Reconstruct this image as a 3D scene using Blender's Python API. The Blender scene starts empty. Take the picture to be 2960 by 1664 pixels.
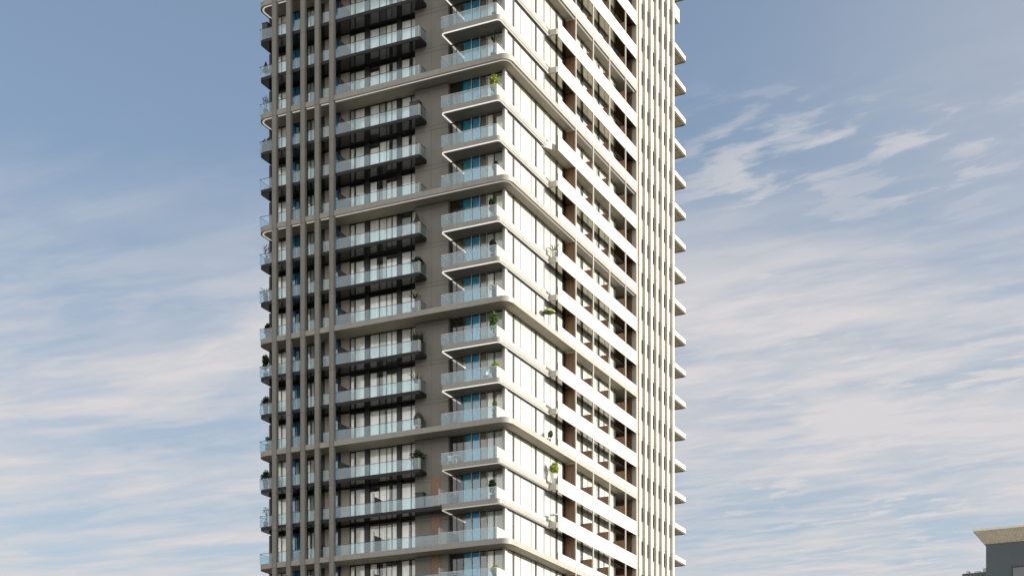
import bpy, bmesh, math, random
from mathutils import Vector
random.seed(7)
R = math.radians
scene = bpy.context.scene
COL = scene.collection

# ------------------------------------------------------------------ materials
def new_mat(name):
    m = bpy.data.materials.new(name); m.use_nodes = True
    nt = m.node_tree; nt.nodes.clear()
    out = nt.nodes.new('ShaderNodeOutputMaterial')
    return m, nt, out

def N(nt, kind, **kw):
    n = nt.nodes.new(kind)
    for k, v in kw.items():
        if k in n.inputs: n.inputs[k].default_value = v
        else: setattr(n, k, v)
    return n

def paint(name, col, rough=0.6, var=0.10, scale=1.2, bump=0.0, streak=True, spec=0.4, tone=0.0, joints=0.0):
    """painted / rendered surface with soft mottling and vertical rain streaks"""
    m, nt, out = new_mat(name); L = nt.links
    b = N(nt, 'ShaderNodeBsdfPrincipled', Roughness=rough)
    b.inputs['Specular IOR Level'].default_value = spec
    tc = N(nt, 'ShaderNodeTexCoord')
    geo = N(nt, 'ShaderNodeNewGeometry')
    n1 = N(nt, 'ShaderNodeTexNoise', Scale=scale, Detail=6.0, Roughness=0.6)
    L.new(geo.outputs['Position'], n1.inputs['Vector'])
    mp = N(nt, 'ShaderNodeMapping'); mp.inputs['Scale'].default_value = (2.5, 2.5, 0.18)
    L.new(geo.outputs['Position'], mp.inputs['Vector'])
    n2 = N(nt, 'ShaderNodeTexNoise', Scale=1.6, Detail=5.0, Roughness=0.65)
    L.new(mp.outputs[0], n2.inputs['Vector'])
    add = N(nt, 'ShaderNodeMath', operation='ADD')
    L.new(n1.outputs['Fac'], add.inputs[0])
    if streak: L.new(n2.outputs['Fac'], add.inputs[1])
    else: add.inputs[1].default_value = 0.5
    mr = N(nt, 'ShaderNodeMapRange')
    mr.inputs['From Min'].default_value = 0.65; mr.inputs['From Max'].default_value = 1.35
    mr.inputs['To Min'].default_value = 1 - var; mr.inputs['To Max'].default_value = 1 + var
    L.new(add.outputs[0], mr.inputs['Value'])
    mx = N(nt, 'ShaderNodeVectorMath', operation='SCALE')
    mx.inputs[0].default_value = col[:3]
    fac = mr.outputs[0]
    def mul(x, y):
        q = N(nt, 'ShaderNodeMath', operation='MULTIPLY'); L.new(x, q.inputs[0]); L.new(y, q.inputs[1]); return q.outputs[0]
    if tone:                                            # each panel has its own slight tone
        oi = N(nt, 'ShaderNodeObjectInfo'); t = N(nt, 'ShaderNodeMapRange')
        t.inputs['To Min'].default_value = 1 - tone; t.inputs['To Max'].default_value = 1 + tone
        L.new(oi.outputs['Random'], t.inputs['Value']); fac = mul(fac, t.outputs[0])
    if joints:                                          # storey-high cladding lengths with a joint at every floor
        sp = N(nt, 'ShaderNodeSeparateXYZ'); L.new(geo.outputs['Position'], sp.inputs[0])
        a = N(nt, 'ShaderNodeMath', operation='ADD'); a.inputs[1].default_value = -30.45; L.new(sp.outputs['Z'], a.inputs[0])
        d = N(nt, 'ShaderNodeMath', operation='DIVIDE'); d.inputs[1].default_value = 3.2; L.new(a.outputs[0], d.inputs[0])
        fl = N(nt, 'ShaderNodeMath', operation='FLOOR'); L.new(d.outputs[0], fl.inputs[0])
        fr = N(nt, 'ShaderNodeMath', operation='FRACT'); L.new(d.outputs[0], fr.inputs[0])
        oi = N(nt, 'ShaderNodeObjectInfo'); ad = N(nt, 'ShaderNodeMath', operation='MULTIPLY_ADD'); ad.inputs[1].default_value = 91.7
        L.new(oi.outputs['Random'], ad.inputs[0]); L.new(fl.outputs[0], ad.inputs[2])
        wn = N(nt, 'ShaderNodeTexWhiteNoise', noise_dimensions='1D'); L.new(ad.outputs[0], wn.inputs['W'])
        t = N(nt, 'ShaderNodeMapRange'); t.inputs['To Min'].default_value = 1 - joints; t.inputs['To Max'].default_value = 1 + joints
        L.new(wn.outputs['Value'], t.inputs['Value']); fac = mul(fac, t.outputs[0])
        g_ = N(nt, 'ShaderNodeMath', operation='GREATER_THAN'); g_.inputs[1].default_value = 0.011; L.new(fr.outputs[0], g_.inputs[0])
        t2 = N(nt, 'ShaderNodeMapRange'); t2.inputs['To Min'].default_value = 0.45; L.new(g_.outputs[0], t2.inputs['Value']); fac = mul(fac, t2.outputs[0])
    L.new(fac, mx.inputs['Scale'])
    L.new(mx.outputs[0], b.inputs['Base Color'])
    if bump:
        n3 = N(nt, 'ShaderNodeTexNoise', Scale=35.0, Detail=4.0)
        L.new(geo.outputs['Position'], n3.inputs['Vector'])
        bp = N(nt, 'ShaderNodeBump', Strength=bump, Distance=0.02)
        L.new(n3.outputs['Fac'], bp.inputs['Height']); L.new(bp.outputs[0], b.inputs['Normal'])
    L.new(b.outputs[0], out.inputs[0])
    return m

def arch_glass(name, tint, refl, ior=1.5, rough=0.0, film=None, film_fac=0.0, wave=0.0):
    """thin architectural glass: tinted see-through plus a sky-reflecting coating"""
    m, nt, out = new_mat(name); L = nt.links
    tr = N(nt, 'ShaderNodeBsdfTransparent'); tr.inputs['Color'].default_value = (*tint, 1)
    gl = N(nt, 'ShaderNodeBsdfGlossy', Roughness=rough); gl.inputs['Color'].default_value = (0.95, 0.98, 1, 1)
    lw = N(nt, 'ShaderNodeLayerWeight', Blend=0.5)
    fr = N(nt, 'ShaderNodeMath', operation='POWER'); fr.inputs[1].default_value = 5.0
    L.new(lw.outputs['Facing'], fr.inputs[0])                # Schlick, the same from both sides of the pane
    mr = N(nt, 'ShaderNodeMapRange')
    mr.inputs['To Min'].default_value = refl; mr.inputs['To Max'].default_value = 1.0
    L.new(fr.outputs[0], mr.inputs['Value'])
    if wave:
        geo = N(nt, 'ShaderNodeNewGeometry')
        nz = N(nt, 'ShaderNodeTexNoise', Scale=0.7, Detail=1.0)
        L.new(geo.outputs['Position'], nz.inputs['Vector'])
        bp = N(nt, 'ShaderNodeBump', Strength=wave, Distance=0.05)
        L.new(nz.outputs['Fac'], bp.inputs['Height'])
        L.new(bp.outputs[0], gl.inputs['Normal'])
    base = tr
    if film:
        df = N(nt, 'ShaderNodeBsdfDiffuse'); df.inputs['Color'].default_value = (*film, 1)
        tl = N(nt, 'ShaderNodeBsdfTranslucent'); tl.inputs['Color'].default_value = (*film, 1)
        dm = N(nt, 'ShaderNodeMixShader'); dm.inputs[0].default_value = 0.35
        L.new(df.outputs[0], dm.inputs[1]); L.new(tl.outputs[0], dm.inputs[2])
        fm = N(nt, 'ShaderNodeMixShader'); fm.inputs[0].default_value = film_fac
        L.new(tr.outputs[0], fm.inputs[1]); L.new(dm.outputs[0], fm.inputs[2])
        base = fm
    mix = N(nt, 'ShaderNodeMixShader')
    L.new(mr.outputs[0], mix.inputs[0]); L.new(base.outputs[0], mix.inputs[1]); L.new(gl.outputs[0], mix.inputs[2])
    L.new(mix.outputs[0], out.inputs[0])
    return m

def fabric(name, col, var=0.18, transl=0.25):
    """curtain cloth; each curtain gets its own shade through Object Info > Random"""
    m, nt, out = new_mat(name); L = nt.links
    oi = N(nt, 'ShaderNodeObjectInfo')
    geo = N(nt, 'ShaderNodeNewGeometry')
    mp = N(nt, 'ShaderNodeMapping'); mp.inputs['Scale'].default_value = (5, 5, 0.12)
    L.new(geo.outputs['Position'], mp.inputs['Vector'])
    nz = N(nt, 'ShaderNodeTexNoise', Scale=1.0, Detail=3.0)
    L.new(mp.outputs[0], nz.inputs['Vector'])
    mr = N(nt, 'ShaderNodeMapRange'); mr.inputs['To Min'].default_value = 1 - var; mr.inputs['To Max'].default_value = 1.06
    L.new(oi.outputs['Random'], mr.inputs['Value'])
    mr2 = N(nt, 'ShaderNodeMapRange'); mr2.inputs['From Min'].default_value = 0.3; mr2.inputs['From Max'].default_value = 0.7
    mr2.inputs['To Min'].default_value = 0.82; mr2.inputs['To Max'].default_value = 1.08
    L.new(nz.outputs['Fac'], mr2.inputs['Value'])
    mu = N(nt, 'ShaderNodeMath', operation='MULTIPLY')
    L.new(mr.outputs[0], mu.inputs[0]); L.new(mr2.outputs[0], mu.inputs[1])
    sc = N(nt, 'ShaderNodeVectorMath', operation='SCALE'); sc.inputs[0].default_value = col
    L.new(mu.outputs[0], sc.inputs['Scale'])
    df = N(nt, 'ShaderNodeBsdfDiffuse'); tl = N(nt, 'ShaderNodeBsdfTranslucent')
    L.new(sc.outputs[0], df.inputs['Color']); L.new(sc.outputs[0], tl.inputs['Color'])
    mix = N(nt, 'ShaderNodeMixShader'); mix.inputs[0].default_value = transl
    L.new(df.outputs[0], mix.inputs[1]); L.new(tl.outputs[0], mix.inputs[2])
    L.new(mix.outputs[0], out.inputs[0])
    return m

def wood(name, c1, c2):
    m, nt, out = new_mat(name); L = nt.links
    geo = N(nt, 'ShaderNodeNewGeometry')
    mp = N(nt, 'ShaderNodeMapping'); mp.inputs['Scale'].default_value = (6, 6, 0.5)
    L.new(geo.outputs['Position'], mp.inputs['Vector'])
    nz = N(nt, 'ShaderNodeTexNoise', Scale=1.5, Detail=6.0, Distortion=0.6)
    L.new(mp.outputs[0], nz.inputs['Vector'])
    cr = N(nt, 'ShaderNodeValToRGB')
    cr.color_ramp.elements[0].position = 0.3; cr.color_ramp.elements[0].color = (*c1, 1)
    cr.color_ramp.elements[1].position = 0.7; cr.color_ramp.elements[1].color = (*c2, 1)
    L.new(nz.outputs['Fac'], cr.inputs[0])
    b = N(nt, 'ShaderNodeBsdfPrincipled', Roughness=0.45)
    L.new(cr.outputs[0], b.inputs['Base Color']); L.new(b.outputs[0], out.inputs[0])
    return m

def planks(name, c1, c2):
    """soffit of narrow boards running towards the wall"""
    m, nt, out = new_mat(name); L = nt.links
    tc = N(nt, 'ShaderNodeTexCoord')
    sx = N(nt, 'ShaderNodeSeparateXYZ'); L.new(tc.outputs['Object'], sx.inputs[0])
    md = N(nt, 'ShaderNodeMath', operation='PINGPONG'); md.inputs[1].default_value = 0.14
    L.new(sx.outputs['X'], md.inputs[0])
    mr = N(nt, 'ShaderNodeMapRange'); mr.inputs['From Max'].default_value = 0.045
    L.new(md.outputs[0], mr.inputs['Value'])
    nz = N(nt, 'ShaderNodeTexNoise', Scale=2.0, Detail=4.0); L.new(tc.outputs['Object'], nz.inputs['Vector'])
    mu = N(nt, 'ShaderNodeMath', operation='MULTIPLY'); L.new(mr.outputs[0], mu.inputs[0]); L.new(nz.outputs['Fac'], mu.inputs[1])
    cr = N(nt, 'ShaderNodeValToRGB')
    cr.color_ramp.elements[0].position = 0.15; cr.color_ramp.elements[0].color = (*c1, 1)
    cr.color_ramp.elements[1].position = 0.6; cr.color_ramp.elements[1].color = (*c2, 1)
    L.new(mu.outputs[0], cr.inputs[0])
    b = N(nt, 'ShaderNodeBsdfPrincipled', Roughness=0.6)
    L.new(cr.outputs[0], b.inputs['Base Color'])
    bp = N(nt, 'ShaderNodeBump', Strength=0.6, Distance=0.02); L.new(mr.outputs[0], bp.inputs['Height']); L.new(bp.outputs[0], b.inputs['Normal'])
    L.new(b.outputs[0], out.inputs[0])
    return m

def emis(name, col, s):
    m, nt, out = new_mat(name)
    e = N(nt, 'ShaderNodeEmission', Strength=s); e.inputs['Color'].default_value = (*col, 1)
    nt.links.new(e.outputs[0], out.inputs[0]); return m

def leafmat(name, c1, c2):
    m, nt, out = new_mat(name); L = nt.links
    oi = N(nt, 'ShaderNodeNewGeometry')
    nz = N(nt, 'ShaderNodeTexNoise', Scale=7.0, Detail=3.0); L.new(oi.outputs['Position'], nz.inputs['Vector'])
    cr = N(nt, 'ShaderNodeValToRGB')
    cr.color_ramp.elements[0].position = 0.35; cr.color_ramp.elements[0].color = (*c1, 1)
    cr.color_ramp.elements[1].position = 0.65; cr.color_ramp.elements[1].color = (*c2, 1)
    L.new(nz.outputs['Fac'], cr.inputs[0])
    df = N(nt, 'ShaderNodeBsdfDiffuse'); tl = N(nt, 'ShaderNodeBsdfTranslucent')
    L.new(cr.outputs[0], df.inputs[0]); L.new(cr.outputs[0], tl.inputs[0])
    mx = N(nt, 'ShaderNodeMixShader'); mx.inputs[0].default_value = 0.3
    L.new(df.outputs[0], mx.inputs[1]); L.new(tl.outputs[0], mx.inputs[2]); L.new(mx.outputs[0], out.inputs[0])
    return m

def metal(name, col, rough):
    m, nt, out = new_mat(name)
    b = N(nt, 'ShaderNodeBsdfPrincipled', Roughness=rough, Metallic=1.0)
    geo = N(nt, 'ShaderNodeNewGeometry'); nz = N(nt, 'ShaderNodeTexNoise', Scale=1.3, Detail=3.0)
    nt.links.new(geo.outputs['Position'], nz.inputs['Vector'])
    mr = N(nt, 'ShaderNodeMapRange'); mr.inputs['To Min'].default_value = .75; mr.inputs['To Max'].default_value = 1.25
    nt.links.new(nz.outputs['Fac'], mr.inputs['Value'])
    sc = N(nt, 'ShaderNodeVectorMath', operation='SCALE'); sc.inputs[0].default_value = col
    nt.links.new(mr.outputs[0], sc.inputs['Scale']); nt.links.new(sc.outputs[0], b.inputs['Base Color'])
    nt.links.new(b.outputs[0], out.inputs[0]); return m
MT = dict(
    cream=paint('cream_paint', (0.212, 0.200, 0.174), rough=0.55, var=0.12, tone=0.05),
    bounce_floor=paint('bounce_floor_paint', (0.72, 0.70, 0.66), rough=0.6, var=0.12, streak=False),
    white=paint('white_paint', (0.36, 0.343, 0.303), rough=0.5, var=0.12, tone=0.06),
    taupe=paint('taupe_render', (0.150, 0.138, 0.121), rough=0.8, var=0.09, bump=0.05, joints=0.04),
    soffit=paint('soffit_paint', (0.30, 0.262, 0.20), rough=0.7, var=0.10, streak=False),
    corner_soffit=paint('corner_soffit_paint', (0.20, 0.185, 0.15), rough=0.7, var=0.10, streak=False),
    charcoal=paint('charcoal_metal', (0.014, 0.014, 0.014), rough=0.5, var=0.2, streak=False, spec=0.2),
    dark_soffit=paint('polished_dark_soffit', (0.028, 0.028, 0.027), rough=0.07, var=0.2, streak=False, spec=0.45),
    mirror_soffit=metal('polished_soffit', (0.24, 0.215, 0.165), 0.07),
    frame=paint('dark_frame', (0.02, 0.021, 0.022), rough=0.4, var=0.1, streak=False),
    grey_frame=paint('grey_frame', (0.10, 0.10, 0.095), rough=0.4, var=0.1, streak=False),
    pale_frame=paint('pale_frame', (0.55, 0.53, 0.48), rough=0.4, var=0.05, streak=False),
    beige=paint('beige_panel', (0.34, 0.30, 0.245), rough=0.7, var=0.06),
    inner=paint('inner_wall', (0.30, 0.27, 0.23), rough=0.8, var=0.1, streak=False),
    pier=paint('fin_render', (0.37, 0.352, 0.30), rough=0.65, var=0.11, bump=0.04, joints=0.05),
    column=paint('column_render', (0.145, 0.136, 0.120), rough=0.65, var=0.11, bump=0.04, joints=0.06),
    wood=wood('brown_wood', (0.10, 0.050, 0.022), (0.20, 0.105, 0.05)),
    planks=planks('board_soffit', (0.16, 0.135, 0.10), (0.62, 0.53, 0.41)),
    glass=arch_glass('window_glass', (0.98, 0.985, 0.98), 0.10, wave=0.03),
    dark_glass=arch_glass('dark_window_glass', (0.45, 0.45, 0.42), 0.07, wave=0.05),
    blue_glass=arch_glass('blue_window_glass', (0.72, 0.90, 1.0), 0.10, wave=0.03),
    clear=arch_glass('clear_window_glass', (0.95, 0.96, 0.95), 0.05),
    rail_glass=arch_glass('balustrade_glass', (0.77, 0.87, 0.91), 0.055, film=(0.40, 0.54, 0.60), film_fac=0.03),
    curtain=fabric('pale_curtain', (0.93, 0.91, 0.84), var=0.12, transl=0.06),
    white_curtain=fabric('white_curtain', (0.60, 0.59, 0.55), var=0.12),
    grey_curtain=fabric('grey_curtain', (0.66, 0.69, 0.65)),
    tan_curtain=fabric('tan_curtain', (0.26, 0.22, 0.18)),
    blue_curtain=fabric('blue_curtain', (0.08, 0.52, 0.90), var=0.25, transl=0.4),
    teal_curtain=fabric('teal_curtain', (0.05, 0.36, 0.50), var=0.25),
    led=emis('led_strip', (1.0, 0.97, 0.90), 0.42),
    led_dim=emis('led_strip_dim', (1.0, 0.94, 0.86), 0.24),
    led_off=paint('unlit_strip', (0.5, 0.48, 0.44), var=0.03, streak=False),
    concrete=paint('pebble_concrete', (0.60, 0.52, 0.39), rough=0.9, var=0.55, scale=17.0, bump=0.6, streak=False),
    concrete_edge=paint('concrete_edge', (0.55, 0.52, 0.47), rough=0.8, var=0.08),
    slate=paint('slate_cladding', (0.030, 0.046, 0.052), rough=0.35, var=0.12),
    ground=paint('city_ground', (0.10, 0.097, 0.09), rough=0.9, var=0.3, scale=0.05, streak=False),
    leaf_dark=leafmat('dark_leaves', (0.012, 0.022, 0.012), (0.035, 0.055, 0.025)),
    leaf=leafmat('green_leaves', (0.035, 0.07, 0.02), (0.10, 0.16, 0.045)),
    leaf_lime=leafmat('lime_leaves', (0.10, 0.15, 0.02), (0.30, 0.36, 0.06)),
    twig=paint('dry_twigs', (0.03, 0.026, 0.02), var=0.3, streak=False),
    pot_dark=paint('dark_pot', (0.035, 0.032, 0.03), var=0.2, streak=False),
    pot_white=paint('white_pot', (0.62, 0.60, 0.56), var=0.06, streak=False),
    canvas=paint('dark_canvas', (0.030, 0.034, 0.030), rough=0.9, var=0.2, streak=False),
    canvas_green=paint('olive_canvas', (0.22, 0.25, 0.10), rough=0.9, var=0.15, streak=False),
    wicker=paint('black_wicker', (0.018, 0.017, 0.017), rough=0.7, var=0.3, scale=20, streak=False),
    metal_white=paint('white_metal', (0.7, 0.7, 0.68), rough=0.4, var=0.05, streak=False),
)

# ------------------------------------------------------------------ mesh helpers
class MB:
    """collects shapes into one mesh"""
    def __init__(s): s.v = []; s.f = []; s.mi = []
    def face(s, pts, mi=0):
        i = len(s.v); s.v += [tuple(p) for p in pts]; s.f.append(tuple(range(i, i + len(pts)))); s.mi.append(mi)
    def box(s, x0, x1, y0, y1, z0, z1, mi=0, bottom=None):
        i = len(s.v)
        s.v += [(x0, y0, z0), (x1, y0, z0), (x1, y1, z0), (x0, y1, z0), (x0, y0, z1), (x1, y0, z1), (x1, y1, z1), (x0, y1, z1)]
        for k, q in enumerate(((0, 3, 2, 1), (4, 5, 6, 7), (0, 1, 5, 4), (1, 2, 6, 5), (2, 3, 7, 6), (3, 0, 4, 7))):
            s.f.append(tuple(i + a for a in q)); s.mi.append(bottom if (k == 0 and bottom is not None) else mi)
    def prism(s, pts, z0, z1, mi=0, bottom=None):
        i = len(s.v); n = len(pts)
        area = sum(pts[k][0] * pts[(k + 1) % n][1] - pts[(k + 1) % n][0] * pts[k][1] for k in range(n))
        if area < 0: pts = pts[::-1]
        s.v += [(p[0], p[1], z0) for p in pts] + [(p[0], p[1], z1) for p in pts]
        s.f.append(tuple(i + k for k in reversed(range(n)))); s.mi.append(mi if bottom is None else bottom)
        s.f.append(tuple(i + n + k for k in range(n))); s.mi.append(mi)
        for k in range(n):
            l = (k + 1) % n
            s.f.append((i + k, i + l, i + n + l, i + n + k)); s.mi.append(mi)
    def ribbon(s, path, w, z0, z1, side=1, mi=0):
        """upright-section strip that follows a plan path; w towards the left of travel (side=1)"""
        a = path; b = offset(path, w * side); n = len(a)
        for k in range(n - 1):
            p = [a[k], a[k + 1], b[k + 1], b[k]]
            s.prism(p, z0, z1, mi)
    def tube(s, pts, r, n=8, mi=0):
        """round bar through the points; r number or list"""
        rs = r if isinstance(r, (list, tuple)) else [r] * len(pts)
        base = len(s.v)
        for k, p in enumerate(pts):
            p = Vector(p)
            d = Vector(pts[min(k + 1, len(pts) - 1)]) - Vector(pts[max(k - 1, 0)])
            d.normalize()
            u = d.cross(Vector((0, 0, 1)) if abs(d.z) < 0.9 else Vector((1, 0, 0))).normalized(); w = d.cross(u)
            for q in range(n):
                a = 2 * math.pi * q / n
                s.v.append(tuple(p + rs[k] * (math.cos(a) * u + math.sin(a) * w)))
        for k in range(len(pts) - 1):
            for q in range(n):
                a = base + k * n + q; b = base + k * n + (q + 1) % n
                s.f.append((a, b, b + n, a + n)); s.mi.append(mi)
        s.f.append(tuple(base + q for q in reversed(range(n)))); s.mi.append(mi)
        e = base + (len(pts) - 1) * n
        s.f.append(tuple(e + q for q in range(n))); s.mi.append(mi)
    def lathe(s, prof, cx=0, cy=0, n=16, mi=0):
        base = len(s.v)
        for r, z in prof:
            for q in range(n):
                a = 2 * math.pi * q / n; s.v.append((cx + r * math.cos(a), cy + r * math.sin(a), z))
        for k in range(len(prof) - 1):
            for q in range(n):
                a = base + k * n + q; b = base + k * n + (q + 1) % n
                s.f.append((a, b, b + n, a + n)); s.mi.append(mi)
    def mesh(s, name, mats, smooth=False, bevel=0.0):
        me = bpy.data.meshes.new(name)
        me.from_pydata(s.v, [], s.f)
        for i, p in enumerate(me.polygons): p.material_index = s.mi[i]; p.use_smooth = smooth
        if bevel:
            bm = bmesh.new(); bm.from_mesh(me)
            bmesh.ops.bevel(bm, geom=[e for e in bm.edges], offset=bevel, segments=2, affect='EDGES', clamp_overlap=True)
            bm.to_mesh(me); bm.free()
        for m in (mats if isinstance(mats, (list, tuple)) else [mats]): me.materials.append(MT[m])
        return me

def offset(path, d):
    res = []
    for k in range(len(path)):
        a = Vector(path[max(k - 1, 0)]); b = Vector(path[min(k + 1, len(path) - 1)])
        t = (b - a).normalized(); res.append((path[k][0] - t.y * d, path[k][1] + t.x * d))
    return res

def fillet(pts, radii, seg=8, closed=False):
    """round the corners of a plan polyline"""
    out = []; n = len(pts)
    for k in range(n):
        r = radii[k]
        if not r or (not closed and k in (0, n - 1)): out.append(tuple(pts[k])); continue
        p = Vector(pts[k]); a = (Vector(pts[k - 1]) - p); b = (Vector(pts[(k + 1) % n]) - p)
        a.normalize(); b.normalize()
        ang = a.angle(b); t = r / math.tan(ang / 2)
        c = p + (a + b).normalized() * (r / math.sin(ang / 2))
        s0 = p + a * t - c; s1 = p + b * t - c
        a0 = math.atan2(s0.y, s0.x); a1 = math.atan2(s1.y, s1.x)
        da = (a1 - a0 + math.pi) % (2 * math.pi) - math.pi
        for q in range(seg + 1):
            aa = a0 + da * q / seg; out.append((c.x + r * math.cos(aa), c.y + r * math.sin(aa)))
    return out

def link(name, me, parent=None, loc=(0, 0, 0), rz=0):
    o = bpy.data.objects.new(name, me); COL.objects.link(o)
    o.location = loc; o.rotation_euler = (0, 0, rz)
    if parent: o.parent = parent
    return o
def tag(o, label=None, cat=None, group=None, kind=None):
    if label: o['label'] = label
    if cat: o['category'] = cat
    if group: o['group'] = group
    if kind: o['kind'] = kind
    return o
def empty(name, loc=(0, 0, 0), rz=0, parent=None):
    return link(name, None, parent, loc, rz)

# ------------------------------------------------------------------ camera
cam = bpy.data.cameras.new('camera'); co = bpy.data.objects.new('camera', cam); COL.objects.link(co)
co.location = (0, 0, 1.7); co.rotation_euler = (R(90), 0, 0)
cam.sensor_width = 36; cam.lens = 4735 / 2960 * 36; cam.shift_y = (2620 - 832) / 2960
cam.clip_end = 20000
scene.camera = co

# ------------------------------------------------------------------ sun and sky
SUN_EL = R(13)
BROT = R(-25.834)
cb, sb = math.cos(BROT), math.sin(BROT)
slx, sly = 1.0, 0.30                                # sun direction in the tower's own axes
sx, sy = slx * cb - sly * sb, slx * sb + sly * cb
az = math.atan2(sx, sy)                             # from +Y towards +X
sd = Vector((math.sin(az) * math.cos(SUN_EL), math.cos(az) * math.cos(SUN_EL), math.sin(SUN_EL)))
sun = bpy.data.lights.new('sun', 'SUN'); sun.energy = 5.0; sun.angle = R(0.5); sun.color = (1.0, 0.955, 0.87)
so = bpy.data.objects.new('sun', sun); COL.objects.link(so)
so.rotation_euler = sd.to_track_quat('Z', 'Y').to_euler(); so.location = (60, -40, 120)

world = bpy.data.worlds.new('World'); scene.world = world; world.use_nodes = True
nt = world.node_tree; nt.nodes.clear(); L = nt.links
wout = N(nt, 'ShaderNodeOutputWorld'); bg = N(nt, 'ShaderNodeBackground', Strength=0.091)
sky = N(nt, 'ShaderNodeTexSky'); sky.sky_type = 'NISHITA'; sky.sun_disc = False
sky.sun_elevation = SUN_EL; sky.sun_rotation = az
sky.air_density = 1.0; sky.dust_density = 1.6; sky.ozone_density = 1.6
tc = N(nt, 'ShaderNodeTexCoord')
sep = N(nt, 'ShaderNodeSeparateXYZ'); L.new(tc.outputs['Generated'], sep.inputs[0])
# project the view ray on a cloud layer high above the ground
zc = N(nt, 'ShaderNodeMath', operation='MAXIMUM'); zc.inputs[1].default_value = 0.02; L.new(sep.outputs['Z'], zc.inputs[0])
dx = N(nt, 'ShaderNodeMath', operation='DIVIDE'); L.new(sep.outputs['X'], dx.inputs[0]); L.new(zc.outputs[0], dx.inputs[1])
dy = N(nt, 'ShaderNodeMath', operation='DIVIDE'); L.new(sep.outputs['Y'], dy.inputs[0]); L.new(zc.outputs[0], dy.inputs[1])
pl = N(nt, 'ShaderNodeCombineXYZ'); L.new(dx.outputs[0], pl.inputs['X']); L.new(dy.outputs[0], pl.inputs['Y'])

def cloud_noise(scale, stretch, ang, detail, lo, hi, off=(0, 0, 0), distort=0.0):
    mp = N(nt, 'ShaderNodeMapping'); mp.vector_type = 'TEXTURE'
    mp.inputs['Rotation'].default_value = (0, 0, R(ang)); mp.inputs['Scale'].default_value = (stretch, 1, 1)
    mp.inputs['Location'].default_value = off
    L.new(pl.outputs[0], mp.inputs['Vector'])
    nz = N(nt, 'ShaderNodeTexNoise', Scale=scale, Detail=detail, Roughness=0.55, Distortion=distort)
    L.new(mp.outputs[0], nz.inputs['Vector'])
    mr = N(nt, 'ShaderNodeMapRange'); mr.interpolation_type = 'SMOOTHSTEP'
    mr.inputs['From Min'].default_value = lo; mr.inputs['From Max'].default_value = hi
    L.new(nz.outputs['Fac'], mr.inputs['Value'])
    return mr.outputs[0]
def mth(op, a, b=None, clamp=False):
    n = N(nt, 'ShaderNodeMath', operation=op); n.use_clamp = clamp
    for k, v in enumerate((a, b)):
        if v is None: continue
        if isinstance(v, (int, float)): n.inputs[k].default_value = v
        else: L.new(v, n.inputs[k])
    return n.outputs[0]
def ramp(src, lo, hi, a=0.0, b=1.0):
    mr = N(nt, 'ShaderNodeMapRange'); mr.interpolation_type = 'SMOOTHSTEP'
    mr.inputs['From Min'].default_value = lo; mr.inputs['From Max'].default_value = hi
    mr.inputs['To Min'].default_value = a; mr.inputs['To Max'].default_value = b
    L.new(src, mr.inputs['Value']); return mr.outputs[0]
flake = cloud_noise(16.5, 2.2, -37, 5, 0.38, 0.62, off=(0.3, 0.4, 0), distort=0.25)   # small flakes
patch = cloud_noise(2.6, 1.6, -36, 3, 0.36, 0.56, off=(4.1, 2.4, 0))                  # where the flakes gather
veil = cloud_noise(1.9, 2.3, -22, 7, 0.36, 0.62, off=(1.7, 5.0, 0), distort=0.5)     # smooth bands
fine = cloud_noise(8.0, 2.6, -28, 5, 0.38, 0.66, off=(7.7, 3.0, 0), distort=0.3)      # texture in the bands
Zs = sep.outputs['Z']
low = ramp(Zs, 0.31, 0.445, 1.0, 0.0)                                      # more cloud lower down
east = ramp(sep.outputs['X'], 0.02, 0.16, 0.0, 1.0)                         # flakes on the right-hand side
m_veil = mth('MULTIPLY', low, mth('ADD', mth('MULTIPLY', veil, 0.52), mth('ADD', mth('MULTIPLY', fine, 0.32), 0.29)), True)
eastlow = mth('MULTIPLY', mth('ADD', mth('MULTIPLY', east, 0.85), 0.10), ramp(Zs, 0.39, 0.475, 1.0, 0.0))
m_flake = mth('MULTIPLY', mth('MULTIPLY', flake, eastlow), mth('ADD', mth('MULTIPLY', patch, 0.40), 0.45))
haze = mth('ADD', mth('MULTIPLY', ramp(sep.outputs['X'], 0.08, 0.30, 0.0, 1.0), 0.30), 0.10)
mask = mth('MAXIMUM', mth('MAXIMUM', m_veil, m_flake), haze)
mask = mth('ADD', mask, mth('MULTIPLY', m_flake, 0.18), True)
mix = N(nt, 'ShaderNodeMix'); mix.data_type = 'RGBA'
L.new(mask, mix.inputs['Factor']); L.new(sky.outputs[0], mix.inputs['A'])
mix.inputs['B'].default_value = (3.40, 3.31, 3.38, 1)
# unseen brightness added to the sky behind the camera, lifting the shaded front
back_fill = N(nt, 'ShaderNodeMix'); back_fill.data_type = 'RGBA'
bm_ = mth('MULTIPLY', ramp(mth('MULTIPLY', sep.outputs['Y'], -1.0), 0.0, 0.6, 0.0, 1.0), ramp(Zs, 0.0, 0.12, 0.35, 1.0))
L.new(bm_, back_fill.inputs['Factor']); L.new(mix.outputs['Result'], back_fill.inputs['A']); back_fill.inputs['B'].default_value = (10.0, 9.9, 9.6, 1)
L.new(back_fill.outputs['Result'], bg.inputs['Color']); L.new(bg.outputs[0], wout.inputs[0])

scene.view_settings.view_transform = 'Standard'; scene.view_settings.look = 'None'
scene.view_settings.gamma = 1.0; scene.view_settings.exposure = 1.15
scene.cycles.max_bounces = 10; scene.cycles.transparent_max_bounces = 24; scene.cycles.diffuse_bounces = 4

# ------------------------------------------------------------------ ground
g = MB(); g.box(-3000, 3000, -3000, 6000, -0.6, 0)
tag(link('ground', g.mesh('ground', 'ground')), kind='structure')

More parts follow.
